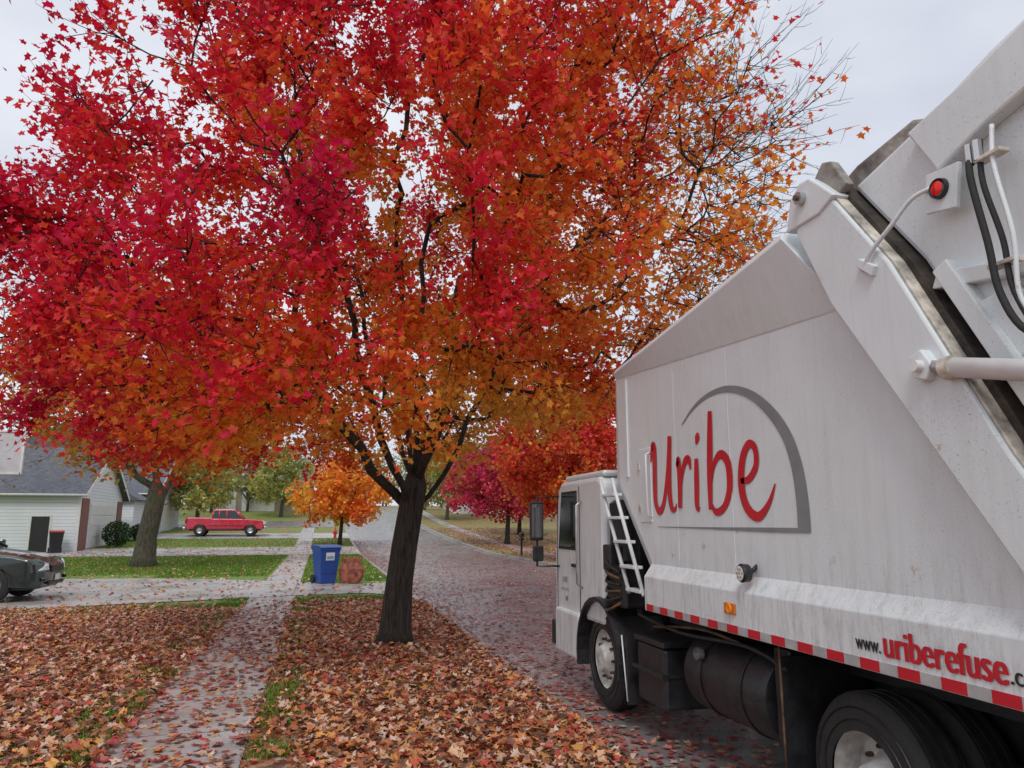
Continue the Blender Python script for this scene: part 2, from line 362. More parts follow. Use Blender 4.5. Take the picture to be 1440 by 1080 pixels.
def crown(n,c,prof,zmin,lob=.12,bias=.38,seed=1):
    out=[]; zs=[p[0] for p in prof]; rs=[p[1] for p in prof]; r_=np.random.default_rng(seed)
    ph=r_.uniform(0,6.28,4)
    while len(out)<n:
        z=r_.uniform(zs[0],zs[-1]); Rm=np.interp(z,zs,rs)
        if r_.random()>(Rm/max(rs))**1.2: continue
        a=r_.uniform(0,6.28); Rr=Rm*(1+lob*math.sin(3*a+ph[0]+z*.6)+lob*.7*math.sin(5*a+ph[1]-z*.9)+lob*.4*math.sin(9*a+z*2))
        r=Rr*r_.random()**bias; p=np.array([c[0]+r*math.cos(a),c[1]+r*math.sin(a),c[2]+z])
        if zmin and p[2]<zmin(p,r): continue
        out.append(p)
    return np.array(out)
MB=(1.2,12.1,0.)
MAP=[(0,(.68,.012,.075)),(.25,(.84,.022,.06)),(.43,(.88,.075,.045)),(.58,(.90,.20,.035)),(.76,(.92,.36,.04)),(1.,(.92,.54,.08))]
def maple_col(pos):
    d=pos-np.array([1.3,12.1,8.0]); rr=np.sqrt((d[:,0]/5.6)**2+(d[:,1]/5.6)**2+(d[:,2]/6.)**2)
    right=d@RT/6.; fwd=d@FW/6.
    t=.41+.45*(.82-rr)+.30*right+.12*fwd-.052*d[:,2]+.26*snoise(pos,1.0,3)+.12*snoise(pos,2.6,5)+rng.normal(size=len(pos))*.10
    low=np.clip((5.0-pos[:,2])/1.6,0,1)*np.clip(1.2-np.hypot(d[:,0],d[:,1])/4.2,0,1); t+=low*.5
    c=pal(np.clip(t,0,1),MAP); return c*rng.uniform(.76,1.06,(len(pos),1))
def mzmin(p,r):
    right=(p-np.array(MB))@RT
    if right<-3.3 and p[2]>8.6-1.3*(-3.3-right): return 99
    return 4.1-1.1*min(1,r/3.4)+.34*max(0,right-.6)
mt=crown(860,(1.2,12.1,0),[(2.9,4.6),(4.5,5.15),(7,5.25),(9.5,4.85),(11.5,4.0),(13.2,2.3),(14.,.9)],mzmin,.085,.36,4)
ex=[]
for i in range(60):
    a=rng.uniform(-.9,.9); r=rng.uniform(4.6,6.1); z=rng.uniform(5.0,10.0)
    ex.append(np.array(MB)+RT*r*math.cos(a)+FW*r*math.sin(a)+np.array([0,0,z]))
for i in range(60):
    a=rng.uniform(-.75,.75); r=rng.uniform(4.6,6.3); z=rng.uniform(3.5,6.3)
    ex.append(np.array(MB)-RT*r*math.cos(a)+FW*r*math.sin(a)+np.array([0,0,z]))
mt=np.concatenate([mt,np.array(ex)])
trunk=[(1.2,12.1,-.05),(1.21,12.1,.22),(1.25,12.1,.9),(1.32,12.1,1.5),(1.40,12.08,2.05),(1.46,12.05,2.45)]
limbs=[(4,(.1,11.8,3.9)),(4,(2.9,12.2,4.7)),(5,(1.6,12.2,7.5)),(5,(.4,13.6,6.6)),(5,(2.6,10.6,6.4)),(4,(.1,10.4,5.4)),(5,(1.0,11.6,6.8)),(5,(2.4,13.5,6.5)),(4,(-.6,12.9,5.2))]
def mkeep(p):
    d=p-np.array([1.3,12.1,8.]); r=d@RT; gap=np.where(snoise(p,1.7,31)>.6,.5,1.)
    return np.where((r>2.9)&(d[:,2]>-2.6),np.clip(1.0-.36*(r-2.7),.08,1),np.where(r>3.2,.65,1.))*np.where(d[:,2]>4,.85,1.)*gap
def mtw(p):
    r=(p-np.array([1.3,12.1,8.]))@RT; return 1+.5*np.clip((r-3.2)/2,0,1)
def mside(p): return (p-np.array([1.3,12.1,8.]))@RT>2.9
tree('maple_tree',MB,trunk,limbs,mt,.225,6,26,(.076,.122),maple_col,M_bark,mkeep,twscale=mtw,rtip=.010,side=mside)
def c2(pos):
    t=.30+.3*snoise(pos,.8,9)+rng.normal(size=len(pos))*.15+.05*(8-pos[:,2])
    return pal(np.clip(t,0,1),[(0,(.62,.08,.05)),(.4,(.68,.22,.05)),(.7,(.66,.38,.08)),(1,(.45,.40,.10))])*rng.uniform(.7,1.15,(len(pos),1))
t2=crown(330,(-7.2,35.2,0),[(4.6,4.5),(7,6.),(10,5.6),(13,2.5)],None,.12,.5,8)
tree('maple_tree',(-7.2,35.2,0),[(-7.2,35.2,-.05),(-7.2,35.2,.4),(-7.15,35.2,1.3),(-7.0,35.2,2.4),(-6.9,35.2,3.2)],
  [(3,(-4.2,34.5,4.7)),(4,(-7.6,35.4,7.5)),(4,(-9.6,35,6.2)),(3,(-5.6,36.5,6.5))],t2,.42,5,10,(.2,.3),c2,M_bark2,None,True,.012,(.6,1.2),10,.2)
def simple_tree(name,x,y,h,w,cols,bark,n=170,lpt=14,ls=(.22,.34),seed=1,z0=None,tr=.16):
    zb=tz(y); z0=z0 or h*.28
    tp=crown(n,(x,y,zb),[(z0,w*.34),(z0+(h-z0)*.3,w*.5),(z0+(h-z0)*.65,w*.42),(h*.97,w*.1)],None,.12,.5,seed)
    cf=lambda p:pal(np.clip(.5+.3*snoise(p,1.2,seed)+rng.normal(size=len(p))*.18-.06*(p[:,2]-zb-h*.6),0,1),cols)*rng.uniform(.7,1.2,(len(p),1))
    tree(name,(x,y,zb),[(x,y,zb-.05),(x,y,zb+.3),(x+.05,y,zb+z0*.6),(x+.08,y,zb+z0*.95)],
      [(3,(x+w*.15,y,zb+h*.6)),(3,(x-w*.16,y+.2,zb+h*.55)),(3,(x,y,zb+h*.7))],tp,tr,4,lpt,ls,cf,bark,None,True,.012,(.4,.9),8,.18)
ORG=[(0,(.84,.12,.06)),(.3,(.88,.24,.05)),(.7,(.90,.44,.06)),(1,(.90,.60,.12))]
RED=[(0,(.46,.04,.12)),(.5,(.66,.06,.14)),(.8,(.72,.12,.12)),(1,(.74,.26,.13))]
RED2=[(0,(.58,.03,.07)),(.5,(.76,.08,.055)),(.8,(.82,.20,.055)),(1,(.85,.38,.07))]
GRN=[(0,(.26,.29,.10)),(.5,(.45,.46,.15)),(1,(.63,.57,.20))]
simple_tree('small_orange_maple',1.4,54.5,6.3,6.6,ORG,M_bark,150,14,(.20,.32),11,1.9,.13)
simple_tree('red_maple',13.4,54,8.0,9.2,RED,M_bark,260,14,(.20,.32),12,2.4,.18)
simple_tree('red_maple',12.2,36,9.6,9.,RED2,M_bark,330,16,(.17,.27),13,2.9,.2)
simple_tree('red_maple',17.5,66,8.2,9.,RED,M_bark,200,14,(.26,.4),14,2.4,.18)
simple_tree('red_maple',14,20,9,8,RED2,M_bark,200,14,(.2,.3),15,2.9,.2)
simple_tree('yellow_tree',-11,74,9,8,GRN,M_bark2,200,9,(.25,.38),16,2.2,.2)
simple_tree('yellow_tree',-4.5,92,8.5,8,GRN,M_bark2,180,9,(.28,.4),17,2.,.2)
simple_tree('yellow_tree',14.5,88,9.5,8,GRN,M_bark2,180,9,(.28,.4),19,2.,.2)
simple_tree('bare_tree',-19,43,17,12,[(0,(.3,.12,.05)),(1,(.3,.2,.08))],M_bark2,260,1.0,(.15,.25),18,4.,.3)
V=[];C=[];Sz=[];paths=[]
r2=np.random.default_rng(21)
spots=[]
for i in range(70):
    y=r2.uniform(112,150); x=-95+i*3.4+r2.uniform(-2,2)
    if 1.5<x<12 and y<140: y=150
    spots.append((x,y,r2.uniform(9,15)))
for x,y in [(-24,84),(-30,78),(-18,88),(-36,92),(-13,98),(-42,80),(-9,100),(24,84),(30,60),(19,92),(28,40),(34,75),(25,100),(14,104),(36,20),(-30,30),(-34,45)]: spots.append((x,y,r2.uniform(8,12)))
PALS=[GRN,GRN,GRN,[(0,(.26,.18,.10)),(1,(.46,.33,.16))],[(0,(.40,.14,.08)),(1,(.55,.28,.10))],[(0,(.20,.22,.11)),(1,(.38,.38,.18))]]
for (x,y,h) in spots:
    zb=tz(y); pl=PALS[r2.integers(len(PALS))]; w=h*.42
    for k in range(10):
        cc=np.array([x+r2.normal()*w*.42,y+r2.normal()*w*.42,zb+h*r2.uniform(.22,.85)]); n=150
        p=cc+unit(r2.normal(size=(n,3)))*(r2.random((n,1))**.4)*np.array([w*.42,w*.42,h*.16]); V.append(p)
        C.append(pal(np.clip(.5+r2.normal(size=n)*.25+r2.normal()*.2,0,1),pl)*r2.uniform(.6,1.1,(n,1)))
        paths.append(([np.array([x,y,zb+h*.15]),(cc+np.array([x,y,zb+h*.3]))/2,cc],[.1,.06,.02],4))
    paths.append(([(x,y,zb-.1),(x+.1,y,zb+h*.3),(x,y,zb+h*.9)],[.2,.14,.03],5))
V=np.concatenate(V);C=np.concatenate(C)
dt=empty('distant_trees'); leaves('foliage',V,r2.normal(size=V.shape),r2.uniform(.25,.5,len(V)),C,M_leaf2,dt,True)
a,b=tube_data(paths); mobj('trunks',a,b,M_bark2,dt,smooth=True)
# ---------------------------------------------------------------- litter
def stopcols(t,st):
    cs=np.array([s[1] for s in st]); ps=np.array([s[0] for s in st]); return cs[np.clip(np.searchsorted(ps,t,'right')-1,0,len(cs)-1)]
N=125000
x=rng.uniform(-13,2.45,N); y=1.+19*rng.random(N)**1.3
p=np.c_[x,y,np.zeros(N)]
keepm=rng.random(N)<np.where((x>-1.55)&(x<-.55),.34+.18*snoise(p,1.6,8),1)*np.clip((19.3-y+1.5*snoise(p,.9,2))/2.2,0,1)*np.where(x<-8,.6,1)
near_edge=(np.abs(x+.35)<.22)|(np.abs(x+1.85)<.25); keepm&=~(near_edge&(rng.random(N)<.35+.4*snoise(p,1.3,6)))
p=p[keepm]; n=len(p)
isr=rng.random(n)<np.where((p[:,0]>-1.6)&(p[:,0]<-.5),.6,.10+.10*snoise(p,.6,12))
c=np.where(isr[:,None],stopcols(rng.random(n),RLIT),stopcols(rng.random(n),LIT))*rng.uniform(.7,1.15,(n,1))
p[:,2]=rng.uniform(.015,.065,n)
onw=(p[:,0]>-1.55)&(p[:,0]<-.55); p[onw,2]=rng.uniform(.016,.028,onw.sum())
nr=np.c_[rng.normal(size=(n,2))*np.where(onw,.08,.42)[:,None],np.ones(n)]
fl=empty('fallen_leaves'); leaves('lawn_leaves',p,nr,rng.uniform(.055,.105,n),c,M_lit,fl,fold=(-2.0,2.6))
N=22000
x=2.5+7.8*rng.random(N)**1.9; y=1+60*rng.random(N)**1.4; p=np.c_[x,y,-.115+.06*(1-np.abs(x-6.4)/4)+rng.uniform(0,.012,N)+tzv(y)]
leaves('road_leaves',p,np.c_[rng.normal(size=(N,2))*.12,np.ones(N)],rng.uniform(.055,.095,N),stopcols(rng.random(N),RLIT)*rng.uniform(.8,1.2,(N,1)),M_lit,fl,fold=(0,1.2))
N=5500
x=rng.uniform(-14,2.4,N); y=rng.uniform(19,60,N); p=np.c_[x,y,tzv(y)+.035]
leaves('scattered_leaves',p,np.c_[rng.normal(size=(N,2))*.3,np.ones(N)],rng.uniform(.08,.14,N),stopcols(rng.random(N),LIT)*rng.uniform(.8,1.1,(N,1)),M_lit,fl,True)
N=12000
x=rng.uniform(10.6,20,N); y=rng.uniform(8,75,N); p=np.c_[x,y,tzv(y)+.035]
leaves('verge_leaves',p,np.c_[rng.normal(size=(N,2))*.3,np.ones(N)],rng.uniform(.09,.16,N),stopcols(rng.random(N),RLIT)*rng.uniform(.8,1.2,(N,1)),M_lit,fl,True)
def blades(areas):
    P=[];H=[]
    for x0,x1,y0,y1,n,h in areas:
        q=np.c_[rng.uniform(x0,x1,n),rng.uniform(y0,y1,n)]
        if y1<21: q=q[snoise(np.c_[q,np.zeros(len(q))],2.2,14)>-.15]
        P.append(q); H.append(rng.uniform(.5,1.2,len(q))*h)
    P=np.concatenate(P);H=np.concatenate(H)
    ok=~((P[:,0]>-1.62)&(P[:,0]<-.5))
    P=P[ok];H=H[ok];n=len(P)
    a=rng.uniform(0,6.28,n); w=.004+.008*H/.09; dx=np.c_[np.cos(a),np.sin(a)]*w[:,None]; ln=rng.normal(size=(n,2))*.45*H[:,None]
    z=tzv(P[:,1])
    V=np.stack([np.c_[P-dx,z],np.c_[P+dx,z],np.c_[P+ln,z+H]],1).reshape(-1,3)
    F=np.arange(3*n); c=pal(rng.random(n),[(0,(.06,.14,.02)),(.6,(.15,.28,.035)),(1,(.32,.38,.10))])
    fastmesh('grass',V,F,np.arange(n)*3,M_grass,np.repeat(c,3,axis=0))
blades([(-.5,-.05,3,20,7000,.07),(-2.2,-1.6,3,20,8000,.07),(-9,-1.6,1,19,9000,.06),(-.5,2.3,1,19.5,5000,.06),(-13,-1.7,17.0,18.6,9000,.07),(-.5,2.3,18,19.8,3000,.08),(-14,-5,29.6,45,22000,.09),(-5.4,-1.7,27.8,45,14000,.09),(-.5,2.3,24.8,45,14000,.09),(-14,2.3,53,61.8,12000,.1)])
# ---------------------------------------------------------------- garbage truck
ZR=-.1
T=empty('garbage_truck',(0,0,0))
def yf(z): return 7.4 if z>2.25 else 7.4-(2.25-z)*.95
def yrr(z): return 3.63+(z-3.12)*.69
secs=[0,.04,.2,.4,.6,.8,1.]; V=[];F=[]
def sect(s):
    zc=3.36-.25*s; zt=3.40+.28*s; xo=2.975-.13*s
    L=[(3.0,1.38),(3.0,2.25),(3.0,zc),(2.993,zc+.012),(xo,zt),(xo+.03,zt+.05),(3.1,zt+.09),(3.6,zt+.13),(4.2,zt+.15)]
    if s<.03: L=[(3.04,1.40),(3.04,2.25),(3.05,zc-.04),(3.05,zc-.03),(3.1,zt-.09),(3.13,zt-.06),(3.2,zt-.04),(3.6,zt),(4.2,zt+.02)]
    return L+[(8.4-x,z) for x,z in L[-2::-1]]
ns_=len(sect(0))
for s in secs:
    for x,z in sect(s): V.append((x,yf(z)+(yrr(z)-yf(z))*s,z))
for i in range(len(secs)-1):
    for k in range(ns_): a=i*ns_+k; b=i*ns_+(k+1)%ns_; F.append((a,b,b+ns_,a+ns_))
F.append(tuple(range(ns_))[::-1]); F.append(tuple((len(secs)-1)*ns_+k for k in range(ns_)))
mobj('body',V,F,M_white,T,bevel=.006)
for sd in (0,1):
    X=lambda a,b:(a,b) if sd==0 else (8.4-b,8.4-a)
    x0,x1=X(2.875,3.02)
    prism('tailgate_post',[(2.38,1.35),(3.63,3.12),(3.90,3.66),(3.86,3.84),(3.62,3.86),(3.15,3.22),(2.57,2.14),(2.06,1.35)],x0,x1,'x',M_white,T,.014)
    x0,x1=X(2.895,3.0)
    prism('post_edge_flange',[(3.617,3.86),(3.147,3.22),(2.567,2.14),(2.057,1.35),(2.04,1.35),(2.55,2.14),(3.13,3.22),(3.60,3.86)],x0,x1,'x',M_rustp,T,.004)
    x0,x1=X(2.965,3.1)
    prism('tailgate_seal',[(3.595,3.84),(3.128,3.21),(2.548,2.13),(2.038,1.30),(1.98,1.30),(2.50,2.13),(3.08,3.21),(3.55,3.84)],x0,x1,'x',M_seal,T,.006)
    xs=[(3.02,1.50),(2.92,1.36),(2.92,1.06),(2.96,1.06),(2.96,1.34),(3.04,1.44)]
    if sd: xs=[(8.4-x,z) for x,z in xs]
    prism('side_skirt',xs,.7,6.52,'y',M_white,T,.006)
    box('front_edge_rib',(*X(2.985,3.01),6.98,7.03,2.3,3.3),M_white,T)
for yy in (5.95,5.05): box('weld_seam',(2.9975,3.01,yy,yy+.008,1.52,3.2),M_white,T)
tube('panel_edge',[(3.0,3.56,3.04),(3.0,2.72,1.80),(3.0,2.58,1.58)],.010,M_white,T,6)
box('hatch_door',(2.992,3.01,6.46,6.72,1.85,2.55),M_white,T,.006)
box('hatch_hinge',(2.982,2.995,6.70,6.74,2.35,2.42),M_rustp,T,.003); box('hatch_hinge',(2.982,2.995,6.70,6.74,1.95,2.02),M_rustp,T,.003)
tube('hatch_handle',[(2.99,6.46,2.5),(2.95,6.46,2.48),(2.95,6.46,1.92),(2.99,6.46,1.9)],.010,M_white,T,8)
TG=[(3.54,3.84),(3.07,3.21),(2.49,2.13),(1.97,1.30),(1.8,.95),(.45,.85),(.1,1.3),(.25,2.4),(.9,3.7),(1.5,4.16),(2.0,4.22),(2.55,4.10),(3.0,3.96)]
prism('tailgate',TG,3.03,5.37,'x',M_white,T,.03)
for x0,x1 in ((2.95,3.04),(5.36,5.45)):
    prism('tailgate_arm',[(3.02,3.90),(2.62,3.98),(2.1,4.12),(1.5,4.08),(.8,3.45),(.35,2.4),(.25,1.4),(.55,1.4),(.66,2.3),(1.05,3.2),(1.6,3.72),(2.1,3.80),(2.55,3.70),(2.85,3.60)],x0,x1,'x',M_white,T,.015)
    prism('tailgate_rib',[(2.95,3.10),(2.86,3.14),(1.88,1.35),(1.97,1.30)],x0+.0,x1,'x',M_white,T,.008)
    prism('tailgate_rib',[(2.3,2.2),(2.2,2.1),(.6,2.0),(.6,2.12)],x0+.01,x1,'x',M_white,T,.008)
    prism('tailgate_rib',[(2.98,3.02),(2.94,3.10),(2.5,3.02),(1.2,2.75),(1.2,2.68),(2.5,2.94)],x0+.02,x1,'x',M_white,T,.008)
    prism('tailgate_gusset',[(2.84,2.86),(2.55,2.92),(2.35,2.72),(2.66,2.50)],x0+.04,x1,'x',M_white,T,.008)
prism('hopper_lip',[(3.86,3.80),(3.80,3.92),(3.55,4.0),(3.1,4.05),(2.95,3.98),(3.05,3.86),(3.5,3.82)],3.08,5.3,'x',M_dirt,T,.02)
for x0 in (2.86,5.40):
    prism('hinge_bracket',[(3.98,3.70),(3.92,3.90),(3.82,3.97),(3.72,3.97),(3.62,3.88),(3.5,3.76),(3.66,3.70)],x0,x0+.12,'x',M_white,T,.012)
    prism('hinge_bracket_inner',[(3.74,3.98),(3.66,4.05),(3.58,4.02),(3.46,3.82),(3.55,3.78)],x0+.06,x0+.12,'x',M_dirt,T,.008)
lathe('hinge_pin',[(-.05,0),(-.05,.04),(.06,.04)],(2.87,3.79,3.86),'x',M_chrome,T,20)
lathe('hinge_pin_bolt',[(-.07,0),(-.07,.018),(0,.018)],(2.87,3.79,3.86),'x',M_rust,T,12)
lathe('marker_lamp_lens',[(-.045,.0),(-.042,.02),(-.035,.036)],(2.94,2.82,3.49),'x',paint('red_lens',(.75,.01,.01),.15,0,.05),T,24)
lathe('marker_lamp_housing',[(-.03,.037),(-.04,.05),(0,.055)],(2.945,2.82,3.49),'x',M_black,T,24)
prism('lamp_plate',[(2.93,3.40),(2.90,3.60),(2.70,3.58),(2.74,3.36)],2.93,2.955,'x',M_white,T,.004)
tube('conduit',[(2.93,2.87,3.52),(2.90,2.98,3.50),(2.87,3.10,3.40),(2.85,3.24,3.30),(2.86,3.32,3.22)],.012,M_white,T,8,5)
prism('conduit_clamp',[(3.36,3.26),(3.33,3.30),(3.22,3.22),(3.25,3.17)],2.845,2.88,'x',M_white,T,.006)
tube('hydraulic_hose',[(2.93,2.62,3.62),(2.88,2.60,3.45),(2.88,2.55,3.1),(2.88,2.52,2.85),(2.89,2.42,2.65),(2.92,2.2,2.55)],.016,M_rub,T,10,6)
tube('hydraulic_hose',[(2.93,2.57,3.62),(2.90,2.555,3.40),(2.91,2.50,3.1),(2.90,2.47,2.85),(2.91,2.36,2.62),(2.93,2.15,2.50)],.013,M_rub,T,10,6)
tube('hydraulic_pipe',[(2.93,2.50,3.66),(2.90,2.49,3.45),(2.90,2.44,3.1),(2.90,2.44,2.8),(2.92,2.30,2.60),(2.92,2.1,2.5)],.011,M_white,T,10,6)
for zz in (3.5,2.98): box('hose_clamp',(2.885,2.95,2.44,2.58,zz,zz+.02),M_rustp,T,.004)
for yy in (2.61,2.565): lathe('hose_fitting',[(-.05,.022),(.05,.022)],(2.90,yy,3.56),'z',M_chrome,T,6)
tube('lift_cylinder',[(2.85,2.80,2.57),(2.85,.9,2.12)],.048,M_trim,T,20)
lathe('cylinder_gland',[(-.03,.0),(-.03,.056),(.03,.056),(.03,0)],(2.85,2.80,2.57),'y',M_rustp,T,20)
tube('lift_cylinder_rod',[(2.85,2.92,2.60),(2.85,2.78,2.565)],.03,M_chrome,T,16)
prism('cylinder_bracket',[(3.02,2.66),(2.94,2.69),(2.88,2.60),(2.93,2.53),(3.00,2.55)],2.82,2.90,'x',M_white,T,.01)
lathe('cylinder_pin',[(-.04,0),(-.04,.028),(.05,.028)],(2.82,2.95,2.605),'x',M_trim,T,16)
def ribbon(name,pts,mat,x=2.9935,sub=8,wk=1.):
    P=[np.array(p,float) for p in pts]; Q=[]; PP=[2*P[0]-P[1]]+P+[2*P[-1]-P[-2]]
    for i in range(1,len(PP)-2):
        for k in range(sub):
            t=k/sub; a,b,c,d=PP[i-1],PP[i],PP[i+1],PP[i+2]
            Q.append(.5*((2*b)+(-a+c)*t+(2*a-5*b+4*c-d)*t*t+(-a+3*b-3*c+d)*t**3))
    Q.append(P[-1]); Q=np.array(Q); tg=np.gradient(Q[:,:2],axis=0); tg/=np.linalg.norm(tg,axis=1)[:,None]+1e-9
    nn=np.c_[-tg[:,1],tg[:,0]]; w=np.maximum(Q[:,2]*wk,.002)[:,None]/2
    A=Q[:,:2]+nn*w; B=Q[:,:2]-nn*w; m=len(Q)
    V=[(x,a[0],a[1]) for a in A]+[(x,b[0],b[1]) for b in B]
    return mobj(name,V,[(i,i+1,m+i+1,m+i) for i in range(m-1)],mat,T)
def L(u,v,w): return (6.45-u,1.95+v,w)
k_=0
strokes=[
 [(.00,.46,.02),(.04,.60,.05),(.085,.56,.07),(.075,.25,.07),(.08,.08,.06),(.15,.0,.055),(.25,.08,.05),(.34,.34,.045),(.40,.62,.05)],
 [(.41,.66,.06),(.38,.40,.07),(.37,.16,.065),(.40,.03,.055),(.46,.01,.03),(.50,.06,.015)],
 [(.53,.38,.03),(.56,.43,.06),(.575,.28,.068),(.56,.02,.055)],
 [(.57,.12,.02),(.62,.30,.04),(.68,.41,.055),(.75,.42,.055),(.775,.34,.02)],
 [(.88,.42,.05),(.87,.22,.066),(.86,.04,.055),(.90,.0,.03)],
 [(.89,.54,.02),(.915,.59,.06),(.93,.63,.02)],
 [(1.14,.78,.05),(1.115,.50,.07),(1.09,.24,.065),(1.08,.0,.045)],
 [(1.09,.14,.02),(1.15,.33,.04),(1.26,.42,.055),(1.37,.35,.068),(1.38,.16,.065),(1.29,.02,.05),(1.16,-.02,.045),(1.09,.05,.02)],
 [(1.54,.20,.03),(1.65,.21,.045),(1.75,.30,.05),(1.75,.42,.05),(1.67,.46,.05),(1.58,.36,.065),(1.545,.17,.07),(1.60,.01,.065),(1.74,-.06,.055),(1.88,.03,.035),(1.97,.16,.012)]]
for s in strokes: k_+=1; ribbon('logo_letter',[L(*q) for q in s],M_red,2.9935-.0006*(k_%4),8,1.25)
ribbon('logo_arch',[(5.80,2.68,.008),(5.6,2.79,.025),(5.35,2.86,.035),(5.05,2.865,.05),(4.75,2.78,.065),(4.5,2.62,.085),(4.32,2.42,.10),(4.23,2.2,.115),(4.20,1.98,.125),(4.20,1.784,.13)],M_grey,2.9945)
ribbon('logo_bar',[(6.35,1.81,.006),(5.4,1.805,.016),(4.7,1.80,.03),(4.266,1.799,.032)],M_grey,2.9945)
def text(s,y,z,h,sx,mat,bold=0.,x=2.915,width=None):
    n=3 if bold else 1
    for q in range(n):
        cu=bpy.data.curves.new('lettering','FONT'); cu.body=s; cu.size=h/.72
        o=bpy.data.objects.new('lettering',cu); COL.objects.link(o); cu.materials.append(mat); o.parent=T
        sc=sx
        if width:
            bpy.context.view_layer.update(); sc=width/o.dimensions.x
        o.matrix_local=Matrix(((0,0,-1,x-.0008*q),(-sc,0,0,y-bold*(q-1)),(0,1,0,z),(0,0,0,1)))
text('www.',3.70,1.165,.085,.72,M_blk,.003,width=.19); text('uriberefuse',3.49,1.155,.15,.52,M_red,.008,width=.735); text('.com',2.735,1.165,.085,.72,M_blk,.003,width=.19)
y=6.48; i=0
while y>.9:
    w=.15 if i%2==0 else .13
    box('reflective_tape',(2.916,2.921,y-w,y,1.065,1.122),M_red if i%2==0 else M_refl,T); y-=w; i+=1
lathe('amber_lamp',[(-.02,0),(-.024,.03),(-.014,.040),(0,.043)],(2.92,5.02,1.235),'x',paint('amber_lens',(.9,.26,.01),.2,0,.1),T,20)
box('amber_lamp_base',(2.905,2.921,4.945,5.095,1.195,1.275),paint('amber_body',(.6,.16,.02),.3),T,.02)
lathe('work_lamp',[(-.03,0),(-.034,.055),(-.02,.066),(.03,.06),(.05,.03)],(2.90,4.78,1.50),'x',M_black,T,24)
lathe('work_lamp_lens',[(-.037,0),(-.036,.05)],(2.90,4.78,1.50),'x',paint('lamp_lens',(.75,.75,.7),.15,0,.3,40),T,20)
for a in range(7): 
    an=a*6.283/6; q=(0,0) if a==6 else (math.cos(an)*.03,math.sin(an)*.03)
    lathe('work_lamp_led',[(-.041,0),(-.039,.010)],(2.90,4.78+q[0],1.50+q[1]),'x',M_chrome,T,8)
tube('lamp_bracket',[(2.95,4.78,1.50),(3.01,4.78,1.55)],.015,M_black,T)
C0,C1,CF,CB=3.0,5.4,9.5,7.75
cabp=[(CB,.75),(CB,2.28),(CB+.12,2.36),(CF-.30,2.36),(CF-.16,2.26),(CF-.02,1.45),(CF,.55),(CF-.1,.30),(CF-.75,.30),(CF-.80,.75)]
prism('cab',cabp,C0,C1,'x',M_white,T,.05)
box('cab_roof_cap',(3.04,5.36,CB+.05,CF-.35,2.36,2.43),M_white,T,.03)
for xa,xb in ((2.988,3.01),(5.39,5.412)):
    prism('door_window',[(8.62,1.55),(8.62,2.2),(9.15,2.2),(9.28,1.55)],xa,xb,'x',M_glass,T,.004)
    prism('window_gasket',[(8.59,1.52),(8.59,2.23),(9.17,2.23),(9.31,1.52)],xa+.004,xb-.004,'x',M_rub,T,.002)
    for yy in (8.5,9.36): box('door_seam',(xa+.006,xb-.006,yy,yy+.012,.62,2.28),M_black,T)
prism('windscreen',[(CF-.035,1.5),(CF-.15,2.2),(CF-.13,2.21),(CF-.01,1.51)],3.15,5.25,'x',M_glass,T)
box('door_handle',(2.97,2.995,8.62,8.76,1.32,1.36),M_black,T,.005)
tube('grab_rail',[(2.99,8.42,2.1),(2.93,8.42,2.05),(2.93,8.42,1.15),(2.99,8.42,1.1)],.014,M_chrome,T)
box('bumper',(3.0,5.4,CF,CF+.18,.3,.62),M_black,T,.03)
box('mirror',(2.62,2.80,9.32,9.38,1.62,2.12),M_black,T,.02); box('mirror_glass',(2.64,2.78,9.312,9.3185,1.66,2.08),paint('mirror_glass',(.22,.23,.24),.06,.9,.2,3),T)
box('mirror',(2.66,2.80,9.32,9.38,1.36,1.56),M_black,T,.02)
tube('mirror_arm',[(3.0,9.3,2.18),(2.72,9.36,2.18),(2.72,9.36,1.3),(3.0,9.3,1.3)],.014,M_black,T)
text('URIBE',9.18,1.12,.07,.8,M_grey,0,2.994); text('REFUSE SERVICES',9.22,1.02,.035,.8,M_grey,0,2.994); text('847',9.05,.9,.06,.8,M_blk,0,2.994)
box('engine_box',(3.25,5.15,7.42,7.76,.8,2.05),M_black,T,.04)
lathe('air_cleaner',[(-.3,0),(-.3,.16),(.3,.16),(.34,.1),(.34,0)],(3.18,7.56,1.75),'z',M_black,T)
box('valve_block',(2.97,3.2,7.1,7.6,1.0,1.42),M_black,T,.03); box('valve_block',(2.94,3.1,7.42,7.62,1.35,1.62),M_black,T,.02)
tube('intake_hose',[(3.15,7.56,1.5),(3.08,7.5,1.3),(3.2,7.4,1.1)],.06,M_rub,T,12,4)
tube('exhaust',[(3.3,7.6,1.9),(3.3,7.6,2.55),(3.3,7.52,2.62)],.06,M_rust,T,12)
for q in range(6): tube('hose',[(3.02+.03*q,7.68,1.0+.12*q),(2.93,7.5,.95+.1*q),(2.96,7.2,1.05+.06*q)],.016,M_rub if q%2 else M_rust,T,6,4)
def lp(t,dy): return (2.93,7.36-.72*t+dy,2.30-1.12*t)
for dy in (0,.34): tube('ladder_rail',[lp(0,dy-.1),lp(.1,dy-.08),lp(1,dy-.08)],.02,M_white,T,8)
for t in (.15,.36,.57,.78,.97):
    a=lp(t,-.08); b=lp(t,.26); box('ladder_rung',(2.90,3.0,a[1],b[1],a[2]-.015,a[2]+.015),M_white,T,.005)
for xx in (3.75,4.57): box('frame_rail',(xx,xx+.08,.6,9.3,.55,.82),M_black,T)
box('subframe',(3.5,4.9,.9,7.2,.85,1.38),M_black,T); box('underbody',(2.99,5.41,2.1,6.4,1.05,1.36),M_black,T)
